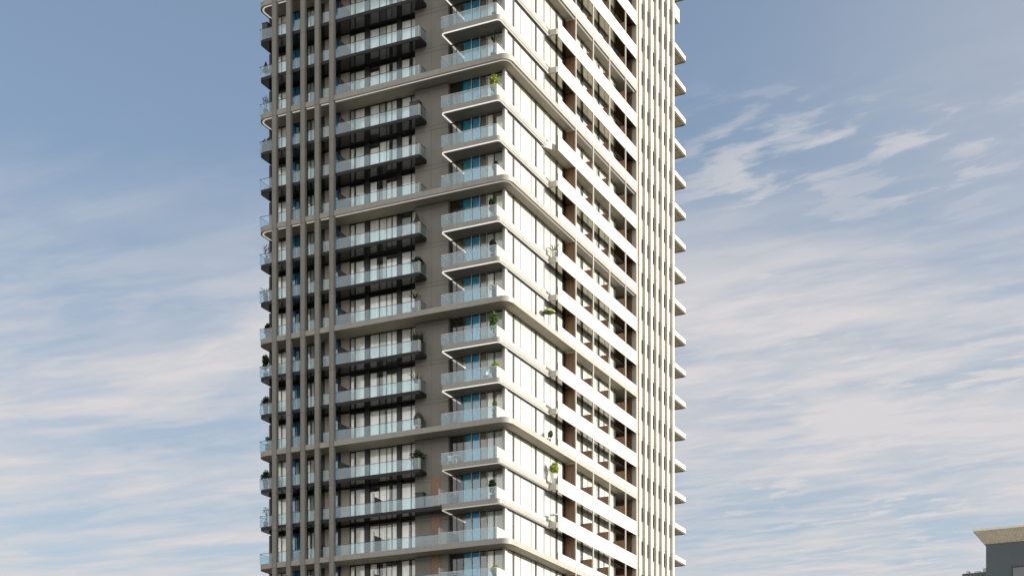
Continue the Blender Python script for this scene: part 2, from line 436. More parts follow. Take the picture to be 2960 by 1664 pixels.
# ------------------------------------------------------------------ the tower
F = 3.2; Z0 = 30.6
def zj(j): return Z0 + F * j
TOWER = empty('apartment_tower', (0, 0, 0), BROT)
X0, Y0 = -0.5828, 131.4
TOWER.location = (X0, Y0, 0)
tag(TOWER, 'tall residential tower with cream balcony bands and vertical fins', 'apartment tower')
XL = -22.9                                          # left end of the shaded front
YF0, YF1, YE = 26.15, 36.85, 40.05                  # fin zone and far balcony tips
LEFT_J = range(-1, 16)
RIGHT_J = range(-1, 20)
TOP = zj(20) + 2.0
def P(name, me, parent=TOWER, z=0.0): return link(name, me, parent, (0, 0, z))

yp_ = 0.5
# ---- solid body
w = MB(); w.box(XL + 0.4, -3.2, 4.6, 36.5, 0, TOP)
P('core', w.mesh('core', 'inner'))
w = MB(); w.box(XL, XL + 0.25, yp_ + .1, 36.5, 0, TOP); P('side_wall', w.mesh('side_wall', 'taupe'))
w = MB()                                            # taupe wall between the balconies, cladding joints at every floor
w.box(-8.20, -5.14, 0.04, 0.9, 0, TOP)
for j in range(-9, 20):
    z = zj(j)
    w.box(-8.22, -6.72, 0.0, 0.035, z - 0.45, z + F - 0.47)
    w.box(-6.705, -5.12, 0.0, 0.035, z - 0.45, z + F - 0.47)
P('wall', w.mesh('wall', 'taupe'))
w = MB(); w.box(-21.9, 0.80, YF0 + 0.10, YF1, 0, TOP); P('end_wall', w.mesh('end_wall', 'pier'))
for k in range(7):
    y = 26.80 + 1.512 * k
    w = MB(); w.box(0.78, 1.08, y - 0.0, y + 0.50, 0, TOP)
    P('fin', w.mesh('fin', 'pier', bevel=0.03))
w = MB(); w.box(0.55, 1.06, YF0 - 0.02, YF0 + 0.22, 0, TOP); P('fin', w.mesh('edge_fin', 'pier', bevel=0.04))
for x in (-21.09, -19.66, -18.23, -16.81, -15.38):
    w = MB(); pts = fillet([(x - .235, -1.60), (x + .235, -1.60), (x + .235, -1.15), (x - .235, -1.15)], [.14, .14, .05, .05], 5, True)
    w.prism(pts, 0, TOP); P('column', w.mesh('column', 'column'))
for y in (11.86, 15.72, 19.50, 23.38):
    w = MB(); w.box(0.96, 1.075, y - 0.06, y + 0.06, 8, TOP); P('post', w.mesh('post', 'white', bevel=0.015))

# ---- floor prototypes (z = 0 is the underside of the slab)
FL = 0.38                                           # top of slab
RAIL = 1.29                                         # top of balustrade
def strip(path, w_, z0, z1, mat, name): 
    b = MB(); b.ribbon(path, w_, z0, z1); return b.mesh(name, mat)

# inner floors
b = MB(); b.box(XL + 0.25, -0.30, 1.08, 36.0, 0.02, 0.32); m_floor = b.mesh('floor_slab', ['inner'])

# banded slab, every third floor, wraps the corner
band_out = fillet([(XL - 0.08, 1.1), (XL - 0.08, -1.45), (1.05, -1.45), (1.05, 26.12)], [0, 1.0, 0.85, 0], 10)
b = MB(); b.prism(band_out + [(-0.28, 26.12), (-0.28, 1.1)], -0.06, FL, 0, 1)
b2 = MB(); b2.ribbon(offset(band_out, -0.0), 0.05, FL - 0.03, FL + 0.03)
m_band = b.mesh('band', ['cream', 'soffit'])
band_in = offset(band_out, 0.16)
m_band_strip = {k: strip(band_in, 0.13, -0.085, -0.05, k, 'light_strip') for k in ('led_dim', 'led_off')}

# main balcony slab on the other floors: thin, dark, polished underside
main_pl = fillet([(XL + 0.05, 1.1), (XL + 0.05, -1.25), (-7.14, -1.25), (-7.14, -0.02), (-8.18, -0.02), (-8.18, 1.1)], [0, .5, .12, 0, 0, 0], 5, True)
b = MB(); b.prism(main_pl, 0.12, FL); m_main = b.mesh('slab', 'charcoal')
long_pl = fillet([(XL + 0.05, 1.1), (XL + 0.05, -1.25), (-5.05, -1.25), (-5.05, -0.02), (-8.18, -0.02), (-8.18, 1.1)], [0, .5, .05, 0, 0, 0], 5, True)
b = MB(); b.prism(long_pl, 0.12, FL); m_main_long = b.mesh('slab', 'charcoal')

# corner balcony slab on the other floors, with an LED line under its rim
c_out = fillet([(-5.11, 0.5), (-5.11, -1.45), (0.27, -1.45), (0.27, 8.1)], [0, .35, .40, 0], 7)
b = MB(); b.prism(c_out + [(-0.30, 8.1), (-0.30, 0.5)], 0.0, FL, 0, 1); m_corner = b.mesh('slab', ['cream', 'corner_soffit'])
c_in = offset(c_out, 0.035)
m_corner_strip = {k: strip(c_in, 0.08, -0.075, -0.004, k, 'light_strip') for k in ('led', 'led_dim')}

# glass guards
def guard(path, z0=FL + 0.02, z1=RAIL, name='balustrade', posts=1.5, mat='rail_glass'):
    b = MB(); n = len(path)
    for k in range(n - 1):
        a = Vector(path[k]); c = Vector(path[k + 1]); ln = (c - a).length
        m = max(1, round(ln / posts)); t = (c - a) / ln; nn = Vector((-t.y, t.x)) * 0.012
        for q in range(m):
            p0 = a + t * (ln * q / m + 0.012); p1 = a + t * (ln * (q + 1) / m - 0.012)
            b.prism([p0 - nn, p1 - nn, p1 + nn, p0 + nn], z0, z1)
    return b.mesh(name, mat)
def caprail(path, z=RAIL, mat='frame', r=0.022):
    b = MB()
    for k in range(len(path) - 1):
        a = Vector(path[k]); c = Vector(path[k + 1]); t = (c - a).normalized(); nn = Vector((-t.y, t.x)) * r
        b.prism([a - nn, c - nn, c + nn, a + nn], z, z + 0.028)
    return b.mesh('handrail', mat)
b = MB(); b.prism(fillet([(XL + 0.09, 1.05), (XL + 0.09, -1.21), (-7.18, -1.21), (-7.18, -0.03), (-8.16, -0.03), (-8.16, 1.05)], [0, .5, .12, 0, 0, 0], 5, True), 0.095, 0.118); m_main_soff = b.mesh('soffit_panel', 'dark_soffit')
b = MB(); b.prism(fillet([(XL + 0.09, 1.05), (XL + 0.09, -1.21), (-5.15, -1.21), (-5.15, -0.03), (-8.16, -0.03), (-8.16, 1.05)], [0, .5, .05, 0, 0, 0], 5, True), 0.095, 0.118); m_long_soff = b.mesh('soffit_panel', 'dark_soffit')
b = MB(); b.box(XL + .16, -7.25, -1.16, .58, FL + .002, FL + .012); m_bounce = b.mesh('bounce_floor', 'bounce_floor')  # unseen pale floor sheet, added to bounce light up onto the curtains
g_main = [(XL + 0.12, 0.4), (XL + 0.12, -1.19), (-7.20, -1.19), (-7.20, -0.01)]
g_long = [(XL + 0.12, 0.4), (XL + 0.12, -1.19), (-5.2, -1.19)]
g_corner = [(-5.05, -0.01), (-5.05, -1.37), (-0.12, -1.37)]
g_cl = [(-5.2, -1.37), (-0.12, -1.37)]
m_g_main, m_c_main = guard(g_main), caprail(g_main)
m_g_long, m_c_long = guard(g_long), caprail(g_long)
m_g_corner, m_c_corner = guard(g_corner), caprail(g_corner, mat='pale_frame')
m_g_cl, m_c_cl = guard(g_cl), caprail(g_cl, mat='pale_frame')
b = MB(); b.box(-7.225, -7.165, -1.22, -0.92, FL + 0.01, RAIL + 0.005); m_endcap = b.mesh('end_panel', 'white')
b = MB(); b.box(-0.11, 0.0, -1.42, -0.02, FL + 0.005, RAIL); m_parapet = b.mesh('parapet', 'white', bevel=0.012)
b = MB(); b.box(-0.20, 0.03, -0.015, 0.40, FL + 0.004, F - 0.02); m_pier = b.mesh('corner_pier', 'white')

# ---- windows.  side 'L' faces the shaded front (-y), side 'R' the sunlit flank (+x)
def at(side, plane, u, d, z): return (u, plane + d, z) if side == 'L' else (plane - d, u, z)
def wbox(b, side, plane, u0, u1, d0, d1, z0, z1, mi=0):
    if side == 'L': b.box(u0, u1, plane + d0, plane + d1, z0, z1, mi)
    else: b.box(plane - d1, plane - d0, u0, u1, z0, z1, mi)
def frame_mesh(side, plane, u0, u1, z0, z1, muls=(), mat='frame', t=0.06, extra=()):
    b = MB(); D = 0.09 if side == 'L' or mat == 'frame' else 0.03     # slim flush frames on the sunlit flank
    wbox(b, side, plane, u0, u1, 0, D, z1 - t, z1); wbox(b, side, plane, u0, u1, 0, D, z0, z0 + t)
    wbox(b, side, plane, u0, u0 + t, 0, D, z0 + t, z1 - t); wbox(b, side, plane, u1 - t, u1, 0, D, z0 + t, z1 - t)
    for u in muls:
        uu, tt = u if isinstance(u, tuple) else (u, 0.045)
        wbox(b, side, plane, uu - tt / 2, uu + tt / 2, 0.004, D - 0.006, z0 + t, z1 - t)
    for e in extra: wbox(b, side, plane, *e)
    return b.mesh('frame', mat)
def pane_mesh(side, plane, u0, u1, z0, z1, mat, d=None):
    if d is None: d = 0.015 if mat == 'clear' else 0.05
    b = MB()
    b.face([at(side, plane, u0, d, z0), at(side, plane, u1, d, z0), at(side, plane, u1, d, z1), at(side, plane, u0, d, z1)])
    return b.mesh('pane', mat)
def curtain_mesh(side, plane, u0, u1, z0, z1, mat, d=0.22, per=0.17, amp=0.035, seed=0):
    rnd = random.Random(seed); b = MB(); n = max(6, int((u1 - u0) / per * 4)); ph = rnd.random() * 6
    row = []
    for k in range(n + 1):
        u = u0 + (u1 - u0) * k / n
        a = amp * math.sin(2 * math.pi * (u / per) + ph + 0.9 * math.sin(u * 3.1 + ph)) * (0.6 + 0.4 * math.sin(u * 2.3 + ph))
        row.append((u, d + a))
    for k in range(n):
        (ua, da), (ub, db) = row[k], row[k + 1]
        b.face([at(side, plane, ua, da, z0), at(side, plane, ub, db, z0), at(side, plane, ub, db, z1), at(side, plane, ua, da, z1)])
    me = b.mesh('curtain', mat); 
    return me
WINS = []                                           # (name, floors, frame, [panes], [curtain variants])
def window(name, side, plane, u0, u1, z0, z1, js, glass='glass', muls=(), fmat='frame', curt=None, extra=(), panes=None, t=0.06, cseed=1):
    fr = frame_mesh(side, plane, u0, u1, z0, z1, muls, fmat, t, extra)
    ps = [pane_mesh(side, plane, a + 0.03, c - 0.03, z0 + 0.03, z1 - 0.03, gm) for (a, c, gm) in (panes or [(u0, u1, glass)])]
    variants = []
    for vi, cl in enumerate(curt or []):
        variants.append([curtain_mesh(side, plane, a, c, z0 + 0.05, z1 - zt, cm, d=0.075 if cm == 'white_curtain' else 0.10, amp=0.007 if cm == 'white_curtain' else 0.03, seed=cseed * 31 + vi * 7 + q) for q, (a, c, cm, zt) in enumerate(cl)])
    rnd = random.Random(cseed)
    for j in js:
        z = zj(j)
        root = P(name, fr, TOWER, z)
        for p in ps: link('pane', p, root)
        if variants:
            for cmesh in variants[rnd.randrange(len(variants))]: link('curtain', cmesh, root)

HD = 3.12                                           # window head
yp = 0.5; YM = 0.6; YC = 0.35
# narrow windows behind the columns
for (a, c, gm, cm, ml, seed) in ((-22.42, -21.16, 'glass', 'curtain', (-21.70,), 2), (-20.88, -19.84, 'blue_glass', 'blue_curtain', (-20.28,), 3), (-19.10, -18.34, 'glass', 'grey_curtain', (-18.75,), 4), (-16.45, -15.95, 'blue_glass', 'blue_curtain', (), 5)):
    if cm == 'blue_curtain' and c > -17:
        cv = [[(a, c, 'blue_curtain', .05)]]
    elif cm == 'blue_curtain':
        cv = [[(a, a + .56, 'blue_curtain', .05), (a + .6, c, 'teal_curtain', .05)], [(a, a + .5, 'blue_curtain', .05), (a + .54, c, 'grey_curtain', .3)]]
    else:
        cv = [[(a, c, cm, .05)], [(a, a + .55 * (c - a), cm, .05), (a + .62 * (c - a), c, 'curtain', .05)], [(a, c, 'curtain', .25)]]
    window('narrow_window', 'L', yp, a, c, FL, HD, LEFT_J, gm, ml, curt=cv, cseed=seed)
# wall pieces between them
def boxes(lst, name, mat):
    out = []
    for q in lst: b = MB(); b.box(*q); out.append(b.mesh(name, mat))
    return out
def put(ms, name, z):
    for m in ms: P(name, m, TOWER, z)
m_dark_jamb = boxes([(-21.14, -20.90, yp - .02, yp + .3, FL, F), (-19.82, -19.12, yp + .25, yp + .45, FL, F), (-17.68, -17.34, yp + .0, yp + .3, FL, F),
    (-15.93, -15.80, yp - .08, YM + .2, FL, F), (XL + .0, XL + .16, yp - .1, yp + .2, FL, F)], 'jamb', 'frame')
m_beige = boxes([(-18.32, -17.70, yp + .03, yp + .25, FL, F), (-17.32, -16.47, yp + .03, yp + .25, FL, F), (-15.78, -14.92, YM + .02, YM + .2, FL, F)], 'panel', 'beige')
b = MB(); b.box(-17.86, -17.70, yp - .10, yp + .02, FL + 1.4, FL + 2.2); m_wall_light = b.mesh('wall_lamp', 'pot_white')
# main balcony glazing
window('balcony_window', 'L', YM, -14.86, -13.36, FL, HD, LEFT_J, muls=((-14.38, .05),), cseed=11,
       curt=[[(-14.8, -14.44, 'grey_curtain', .05), (-14.34, -13.4, 'curtain', .05)], [(-14.8, -14.42, 'curtain', .1), (-14.34, -13.4, 'curtain', .05)], [(-14.8, -14.5, 'curtain', .05), (-14.34, -13.55, 'curtain', .05)]],
       extra=((-13.355, -12.99, -0.01, .30, FL, F + .1),))
window('balcony_window', 'L', YM, -12.96, -10.26, FL, HD, LEFT_J, muls=((-12.00, .045), (-11.30, .03), (-10.80, .03)), cseed=12,
       curt=[[(-12.9, -12.04, 'curtain', .03), (-11.96, -11.33, 'grey_curtain', .05), (-11.28, -10.32, 'curtain', .05)],
             [(-12.9, -12.04, 'curtain', .03), (-11.96, -11.5, 'grey_curtain', .05), (-11.4, -10.32, 'curtain', .05)],
             [(-12.9, -12.02, 'curtain', .03), (-11.97, -10.8, 'curtain', .08), (-10.75, -10.32, 'curtain', .05)],
             [(-12.9, -12.3, 'curtain', .03), (-11.7, -11.33, 'grey_curtain', .05), (-11.28, -10.32, 'curtain', .35)],
             [(-12.9, -12.02, 'curtain', .4), (-11.97, -11.1, 'curtain', .05), (-10.75, -10.32, 'grey_curtain', .05)]],
       extra=((-10.255, -9.92, -0.01, .30, FL, F + .1),))
window('balcony_window', 'L', YM, -9.90, -8.24, FL, HD, LEFT_J, muls=((-8.95, .05),), cseed=13,
       curt=[[(-9.85, -8.98, 'curtain', .03), (-8.9, -8.3, 'grey_curtain', .05)], [(-9.85, -8.3, 'curtain', .05)], [(-9.85, -9.2, 'curtain', .05), (-8.9, -8.3, 'curtain', .05)], [(-9.85, -9.15, 'curtain', .05), (-8.8, -8.3, 'curtain', .05)], [(-9.85, -8.98, 'grey_curtain', .4), (-8.9, -8.3, 'curtain', .05)]])
# corner apartment glazing
cw = [(-5.10, -3.92, 'dark_glass'), (-3.92, -3.18, 'glass'), (-3.18, -2.42, 'glass'), (-2.42, -1.80, 'glass'), (-1.80, -1.16, 'glass'), (-1.16, -0.20, 'glass')]
fm = MB()
window('corner_window', 'L', YC, -5.12, -0.18, FL, HD, LEFT_J, muls=((-4.55, .04), (-1.15, .05)), cseed=21, panes=cw,
       curt=[[(-3.9, -3.22, 'teal_curtain', .05), (-3.1, -2.47, 'blue_curtain', .05), (-2.38, -1.83, 'tan_curtain', .3), (-1.76, -1.18, 'curtain', .04), (-1.1, -.25, 'grey_curtain', .04)],
             [(-3.75, -3.22, 'teal_curtain', .05), (-3.1, -2.47, 'blue_curtain', .05), (-2.38, -1.83, 'tan_curtain', .1), (-1.76, -1.18, 'grey_curtain', .04), (-1.1, -.25, 'grey_curtain', .04)],
             [(-4.2, -3.22, 'teal_curtain', .05), (-3.1, -2.47, 'blue_curtain', .05), (-2.38, -1.83, 'tan_curtain', .1), (-1.76, -1.3, 'curtain', .04), (-.95, -.25, 'curtain', .3)]])
m_pale_mull = boxes([(-3.205, -3.150, YC - .03, YC - .003, FL + .01, F - .02), (-2.445, -2.395, YC - .03, YC - .003, FL + .01, F - .02), (-1.815, -1.785, YC - .02, YC - .003, FL + .01, F - .02)], 'mullion', 'pale_frame')
b = MB(); b.box(-5.00, -4.90, YC + .12, YC + 3.1, 2.98, 3.06); m_ceil_strip = {k: b.mesh('ceiling_strip', k) for k in ('led', 'led_dim')}
# ---- sunlit flank: full-height curtained windows
SZ = 0.78
for a, c, ml, seed in ((0.05, 1.62, (), 31), (1.78, 5.92, ((3.03, .04), (5.09, .04)), 32), (6.06, 10.09, ((7.64, .07), (8.90, .04)), 33), (10.31, 11.50, (), 34)):
    n = [a] + [u for u, _ in ml] + [c]
    cv = [[(n[k] + .01, n[k + 1] - .005, 'white_curtain', .02) for k in range(len(n) - 1)],
          [(n[k] + .01, n[k + 1] - (.005 if k else .04), 'white_curtain', .05) for k in range(len(n) - 1)]]
    window('tall_window', 'R', 0.0, a, c, SZ, 3.12, range(-1, 16), 'clear', ml, fmat='grey_frame', curt=cv, cseed=seed, t=0.03)
m_tall_jamb = boxes([(-.34, -.01, 1.625, 1.775, SZ, F), (-.34, -.01, 5.925, 6.055, SZ, F), (-.34, -.01, 10.10, 10.30, SZ, F), (-.34, -.04, 11.51, 11.62, SZ, F)], 'dark_mullion', 'frame')
b = MB(); b.box(-0.26, 0.02, 0.42, 11.70, FL + .004, SZ - .004); m_spandrel = b.mesh('spandrel', 'white')
# loggias
for a, c, ml, seed in ((12.00, 15.60, ((13.2, .03), (14.4, .03)), 41), (15.84, 19.40, ((17.0, .03), (18.2, .03)), 42), (19.62, 23.28, ((20.9, .03), (22.1, .03)), 43)):
    n = [a] + [u for u, _ in ml] + [c]
    cv = [[(a + .02, n[1] - .01, 'white_curtain', .05), (n[1] + .01, n[2] - .01, 'white_curtain', .04), (n[2] + .01, c - .02, 'white_curtain', .04)],
          [(a + .02, n[1] - .2, 'white_curtain', .05), (n[1] + .01, n[2] - .01, 'white_curtain', .04), (n[2] + .01, c - .02, 'white_curtain', .04)],
          [(a + .02, n[1] - .01, 'white_curtain', .05), (n[1] + .01, n[2] - .01, 'white_curtain', .04), (n[2] + .2, c - .02, 'white_curtain', .04)]]
    window('loggia_window', 'R', 0.0, a, c, FL, HD, RIGHT_J, 'clear', ml, fmat='grey_frame', curt=cv, cseed=seed, t=0.03)
window('loggia_window', 'R', -1.2, 23.5, 26.1, FL, HD, RIGHT_J, 'dark_glass', ((24.8, .08),), cseed=44, curt=[[(23.6, 24.6, 'curtain', .05)], [(25.0, 25.9, 'grey_curtain', .05)]])
m_log_wall = boxes([(-1.28, -.02, 23.29, 23.47, FL, F), (-.3, 0.0, 15.61, 15.83, FL, F), (-.3, 0.0, 19.41, 19.61, FL, F), (-.3, 0.0, 11.72, 11.99, FL, F)], 'pier', 'frame')
b = MB(); b.box(-.02, 0.95, 11.90, 12.0, FL, F - .18); m_wood_wall = b.mesh('wood_screen', 'wood')
b = MB(); b.box(-1.3, .56, 26.02, 26.12, FL, F - .18); m_wood_end = b.mesh('wood_screen', 'wood')
m_div = []
for y in (15.66, 19.44, 23.32):
    b = MB(); b.box(.03, 0.94, y - .05, y + .03, FL, 1.92); m_div.append(b.mesh('divider', 'wood', bevel=0.01))
RB = -0.16                                          # underside on the flank
rb_sq = [(-0.28, 7.95), (0.97, 8.0), (0.97, 26.1), (-0.28, 26.1)]
rb_rd = fillet([(-0.02, 7.0), (0.97, 8.9), (0.97, 26.1), (-0.28, 26.1), (-0.28, 7.0)], [0, .9, 0, 0, 0], 8, True)
b = MB(); b.prism(rb_sq, RB + .05, FL - .02, 0); m_rslab = b.mesh('slab', 'white')
b = MB(); b.prism([(-.02, 7.98), (1.0, 8.03), (1.0, 26.1), (-.02, 26.1)], RB, RB + .045); m_rsoff = b.mesh('soffit_panel', 'mirror_soffit')
b = MB(); b.prism(rb_rd, RB + .05, FL - .02, 0); m_rslab_rd = b.mesh('slab', 'white')
b = MB(); b.prism(fillet([(-.02, 7.0), (1.0, 8.9), (1.0, 26.1), (-.02, 26.1)], [0, .9, 0, 0], 8, True), RB, RB + .045); m_rsoff_rd = b.mesh('soffit_panel', 'soffit')
def rail_wall(y0, z0):
    b = MB(); segs = [y0, 11.80, 15.66, 19.44, 23.32, 25.20, 26.13]
    for k in range(len(segs) - 1): b.box(0.975, 1.05, segs[k] + .012, segs[k + 1] - .012, z0, 1.02)
    b.box(0.985, 1.04, y0 + .02, 26.12, z0 + .01, 1.01)
    return b.mesh('parapet', 'white')
m_rpar = rail_wall(8.15, RB - .10); m_rpar_band = rail_wall(8.15, FL + .003)
m_rend = guard([(0.05, 8.06), (0.93, 8.06)], FL, 1.12, 'end_guard', mat='clear')
# slot windows between the fins
m_slot = []
for k in range(6):
    y0, y1 = 26.80 + 1.512 * k + .80, 26.80 + 1.512 * (k + 1) - .02
    b = MB(); b.box(.79, .815, y0, y1, 1.45, 2.80); m_slot.append((b.mesh('slot_window', 'frame'), pane_mesh('R', .822, y0 + .04, y1 - .04, 1.49, 2.76, 'dark_glass', 0.0)))
# far balcony tips
t_out = fillet([(1.05, YF1 - .3), (1.05, YE), (-9.0, YE), (-9.0, YF1 - .3)], [0, .35, .3, 0], 6, True)
b = MB(); b.prism(t_out, -.50, -.04, 0, 1); m_tip = b.mesh('slab', ['white', 'planks'])
b = MB(); b.prism([(1.05, YF1 - .3), (1.05, 37.9), (-9.0, 37.9), (-9.0, YF1 - .3)], -.75, .62, 0, 1); m_tip_short = b.mesh('slab', ['white', 'planks'])
t_in = fillet([(.93, YF1 + .02), (.93, YE - .12), (-8.8, YE - .12)], [0, .3, 0], 6)
m_tip_rim = strip(offset(t_in, 0.0), 0.10, -.56, -.502, 'cream', 'rim')

LIT_CORNER = {14: 'led', 13: 'led', 11: 'led', 10: 'led', 8: 'led', 7: 'led', 5: 'led', 4: 'led', 2: 'led_dim', 1: 'led_dim', -1: 'led_dim'}
b = MB(); b.box(-14.95, -14.88, -.95, YM, FL + .004, 1.95); m_low = b.mesh('privacy_screen', 'frame')
b = MB(); b.box(-11.86, -11.78, -.55, YM - .02, FL + .004, 1.95); m_low2 = b.mesh('privacy_screen', 'frame')
b = MB(); b.box(-11.90, -11.76, -.66, -.55, FL + .004, 2.25); m_edge = b.mesh('screen_edge', 'white')
b = MB(); b.box(-17.55, -17.15, -.5, .45, FL + .02, 1.75); m_box = b.mesh('privacy_screen', 'frame', bevel=.02)
b = MB(); b.box(-6.70, -5.86, -.025, -.003, FL + .02, F - .1); m_wood_door = b.mesh('wood_panel', 'wood')
b = MB(); b.box(-5.32, -5.24, -1.30, -.01, FL + .01, 1.75); m_wpost = b.mesh('divider_post', 'white')

for j in range(-1, 20):
    z = zj(j); major = (j % 3 == 0)
    P('floor_slab', m_floor, TOWER, z)
    if j in LEFT_J:
        put(m_dark_jamb, 'jamb', z); put(m_beige, 'panel', z); put(m_pale_mull, 'mullion', z); P('wall_lamp', m_wall_light, TOWER, z)
        P('corner_pier', m_pier, TOWER, z)
        put(m_tall_jamb, 'dark_mullion', z); P('spandrel', m_spandrel, TOWER, z)
        cont = j <= 1
        if major:
            r = P('balcony_band', m_band, TOWER, z)
            if j >= 9: link('light_strip', m_band_strip['led_dim'], r)
            c = r
        else:
            r = P('balcony', m_main_long if j == 1 else m_main, TOWER, z)
            link('soffit_panel', m_long_soff if j == 1 else m_main_soff, r)
            link('bounce_floor', m_bounce, r)
            c = P('corner_balcony', m_corner, TOWER, z)
            link('light_strip', m_corner_strip[LIT_CORNER[j]], c)
        link('balustrade', m_g_long if cont else m_g_main, r); link('handrail', m_c_long if cont else m_c_main, r)
        link('balustrade', m_g_cl if cont else m_g_corner, c); link('handrail', m_c_cl if cont else m_c_corner, c)
        if not cont: link('end_panel', m_endcap, r)
        link('parapet', m_parapet, c)
        if j + 1 in LIT_CORNER: P('ceiling_strip', m_ceil_strip[LIT_CORNER[j + 1]], TOWER, z)
        P('privacy_screen', m_low, TOWER, z) if j > 1 else None
        if j <= 1:
            s = P('privacy_screen', m_low2, TOWER, z); link('screen_edge', m_edge, s)
            P('wood_panel', m_wood_door, TOWER, z); P('divider_post', m_wpost, TOWER, z)
        if j in (1, 2, 0, 3, 5, 8): P('privacy_screen', m_box, TOWER, z)
    # flank
    if major:
        r = P('loggia_parapet', m_rpar_band, TOWER, z)
        if j > 15:
            P('balcony_band', m_band, TOWER, z)
    else:
        r = P('loggia_balcony', m_rslab_rd if j == 11 else m_rslab, TOWER, z)
        link('soffit_panel', m_rsoff_rd if j == 11 else m_rsoff, r)
        link('parapet', m_rpar, r)
        link('end_guard', m_rend, r)
    put(m_log_wall, 'pier', z); P('wood_screen', m_wood_wall, TOWER, z); P('wood_screen', m_wood_end, TOWER, z)
    for d in m_div: P('divider', d, TOWER, z)
    if 1 <= j <= 16:
        for f_, p_ in m_slot:
            r = P('slot_window', f_, TOWER, z); link('pane', p_, r)
    if j == 19: P('end_balcony', m_tip_short, TOWER, z)
    else: t = P('end_balcony', m_tip, TOWER, z); link('rim', m_tip_rim, t)
b = MB()
for j in (-1, 0, 17, 18, 19):
    for k in range(6):
        y0, y1 = 26.80 + 1.512 * k + .52, 26.80 + 1.512 * (k + 1) - .02
        b.box(.79, .82, y0, y1, zj(j) + 1.35, zj(j) + 2.85)
tag(P('slot_window', b.mesh('slot_windows', 'frame')), kind='stuff')
t = P('end_balcony', m_tip, TOWER, zj(20)); link('rim', m_tip_rim, t)
b = MB(); b.box(XL - .1, 1.1, -1.5, YE, TOP, TOP + .5); P('roof', b.mesh('roof', 'cream'))

# ------------------------------------------------------------------ things on the balconies
TM = TOWER.matrix_basis
def wpos(x, y, z):
    c, s = math.cos(BROT), math.sin(BROT)
    return (X0 + c * x - s * y, Y0 + s * x + c * y, z)
def leaf_cloud(b, cx, cy, cz, rx, ry, rz, n, size, rnd, hollow=0.35):
    for _ in range(n):
        v = Vector((rnd.gauss(0, 1), rnd.gauss(0, 1), rnd.gauss(0, 1))).normalized() * (hollow + (1 - hollow) * rnd.random() ** 0.6) * rnd.uniform(.8, 1.08)
        c = Vector((cx + v.x * rx, cy + v.y * ry, cz + v.z * rz))
        a = Vector((rnd.gauss(0, 1), rnd.gauss(0, 1), rnd.gauss(0, 1))).normalized(); q = a.cross(Vector((rnd.gauss(0, 1), rnd.gauss(0, 1), .3))).normalized()
        s_ = size * rnd.uniform(.6, 1.3)
        b.face([c - a * s_, c - q * s_ * .45, c + a * s_, c + q * s_ * .45])
def blades(b, n, length, wid, rnd, z0, up=0.8, r0=.08):
    for k in range(n):
        an = 2 * math.pi * k / n + rnd.uniform(-.3, .3); ln = length * rnd.uniform(.7, 1.15); lift = up * rnd.uniform(.6, 1.3)
        prev = None
        d = Vector((math.cos(an), math.sin(an), 0)); sd_ = Vector((-d.y, d.x, 0))
        for q in range(6):
            t = q / 5
            p = d * (r0 + ln * .75 * t) + Vector((0, 0, z0 + lift * ln * (t - .62 * t * t)))
            wq = wid * (1 - t) * (0.6 + .8 * t) + .004
            cur = (p - sd_ * wq, p + sd_ * wq)
            if prev: b.face([prev[0], prev[1], cur[1], cur[0]])
            prev = cur
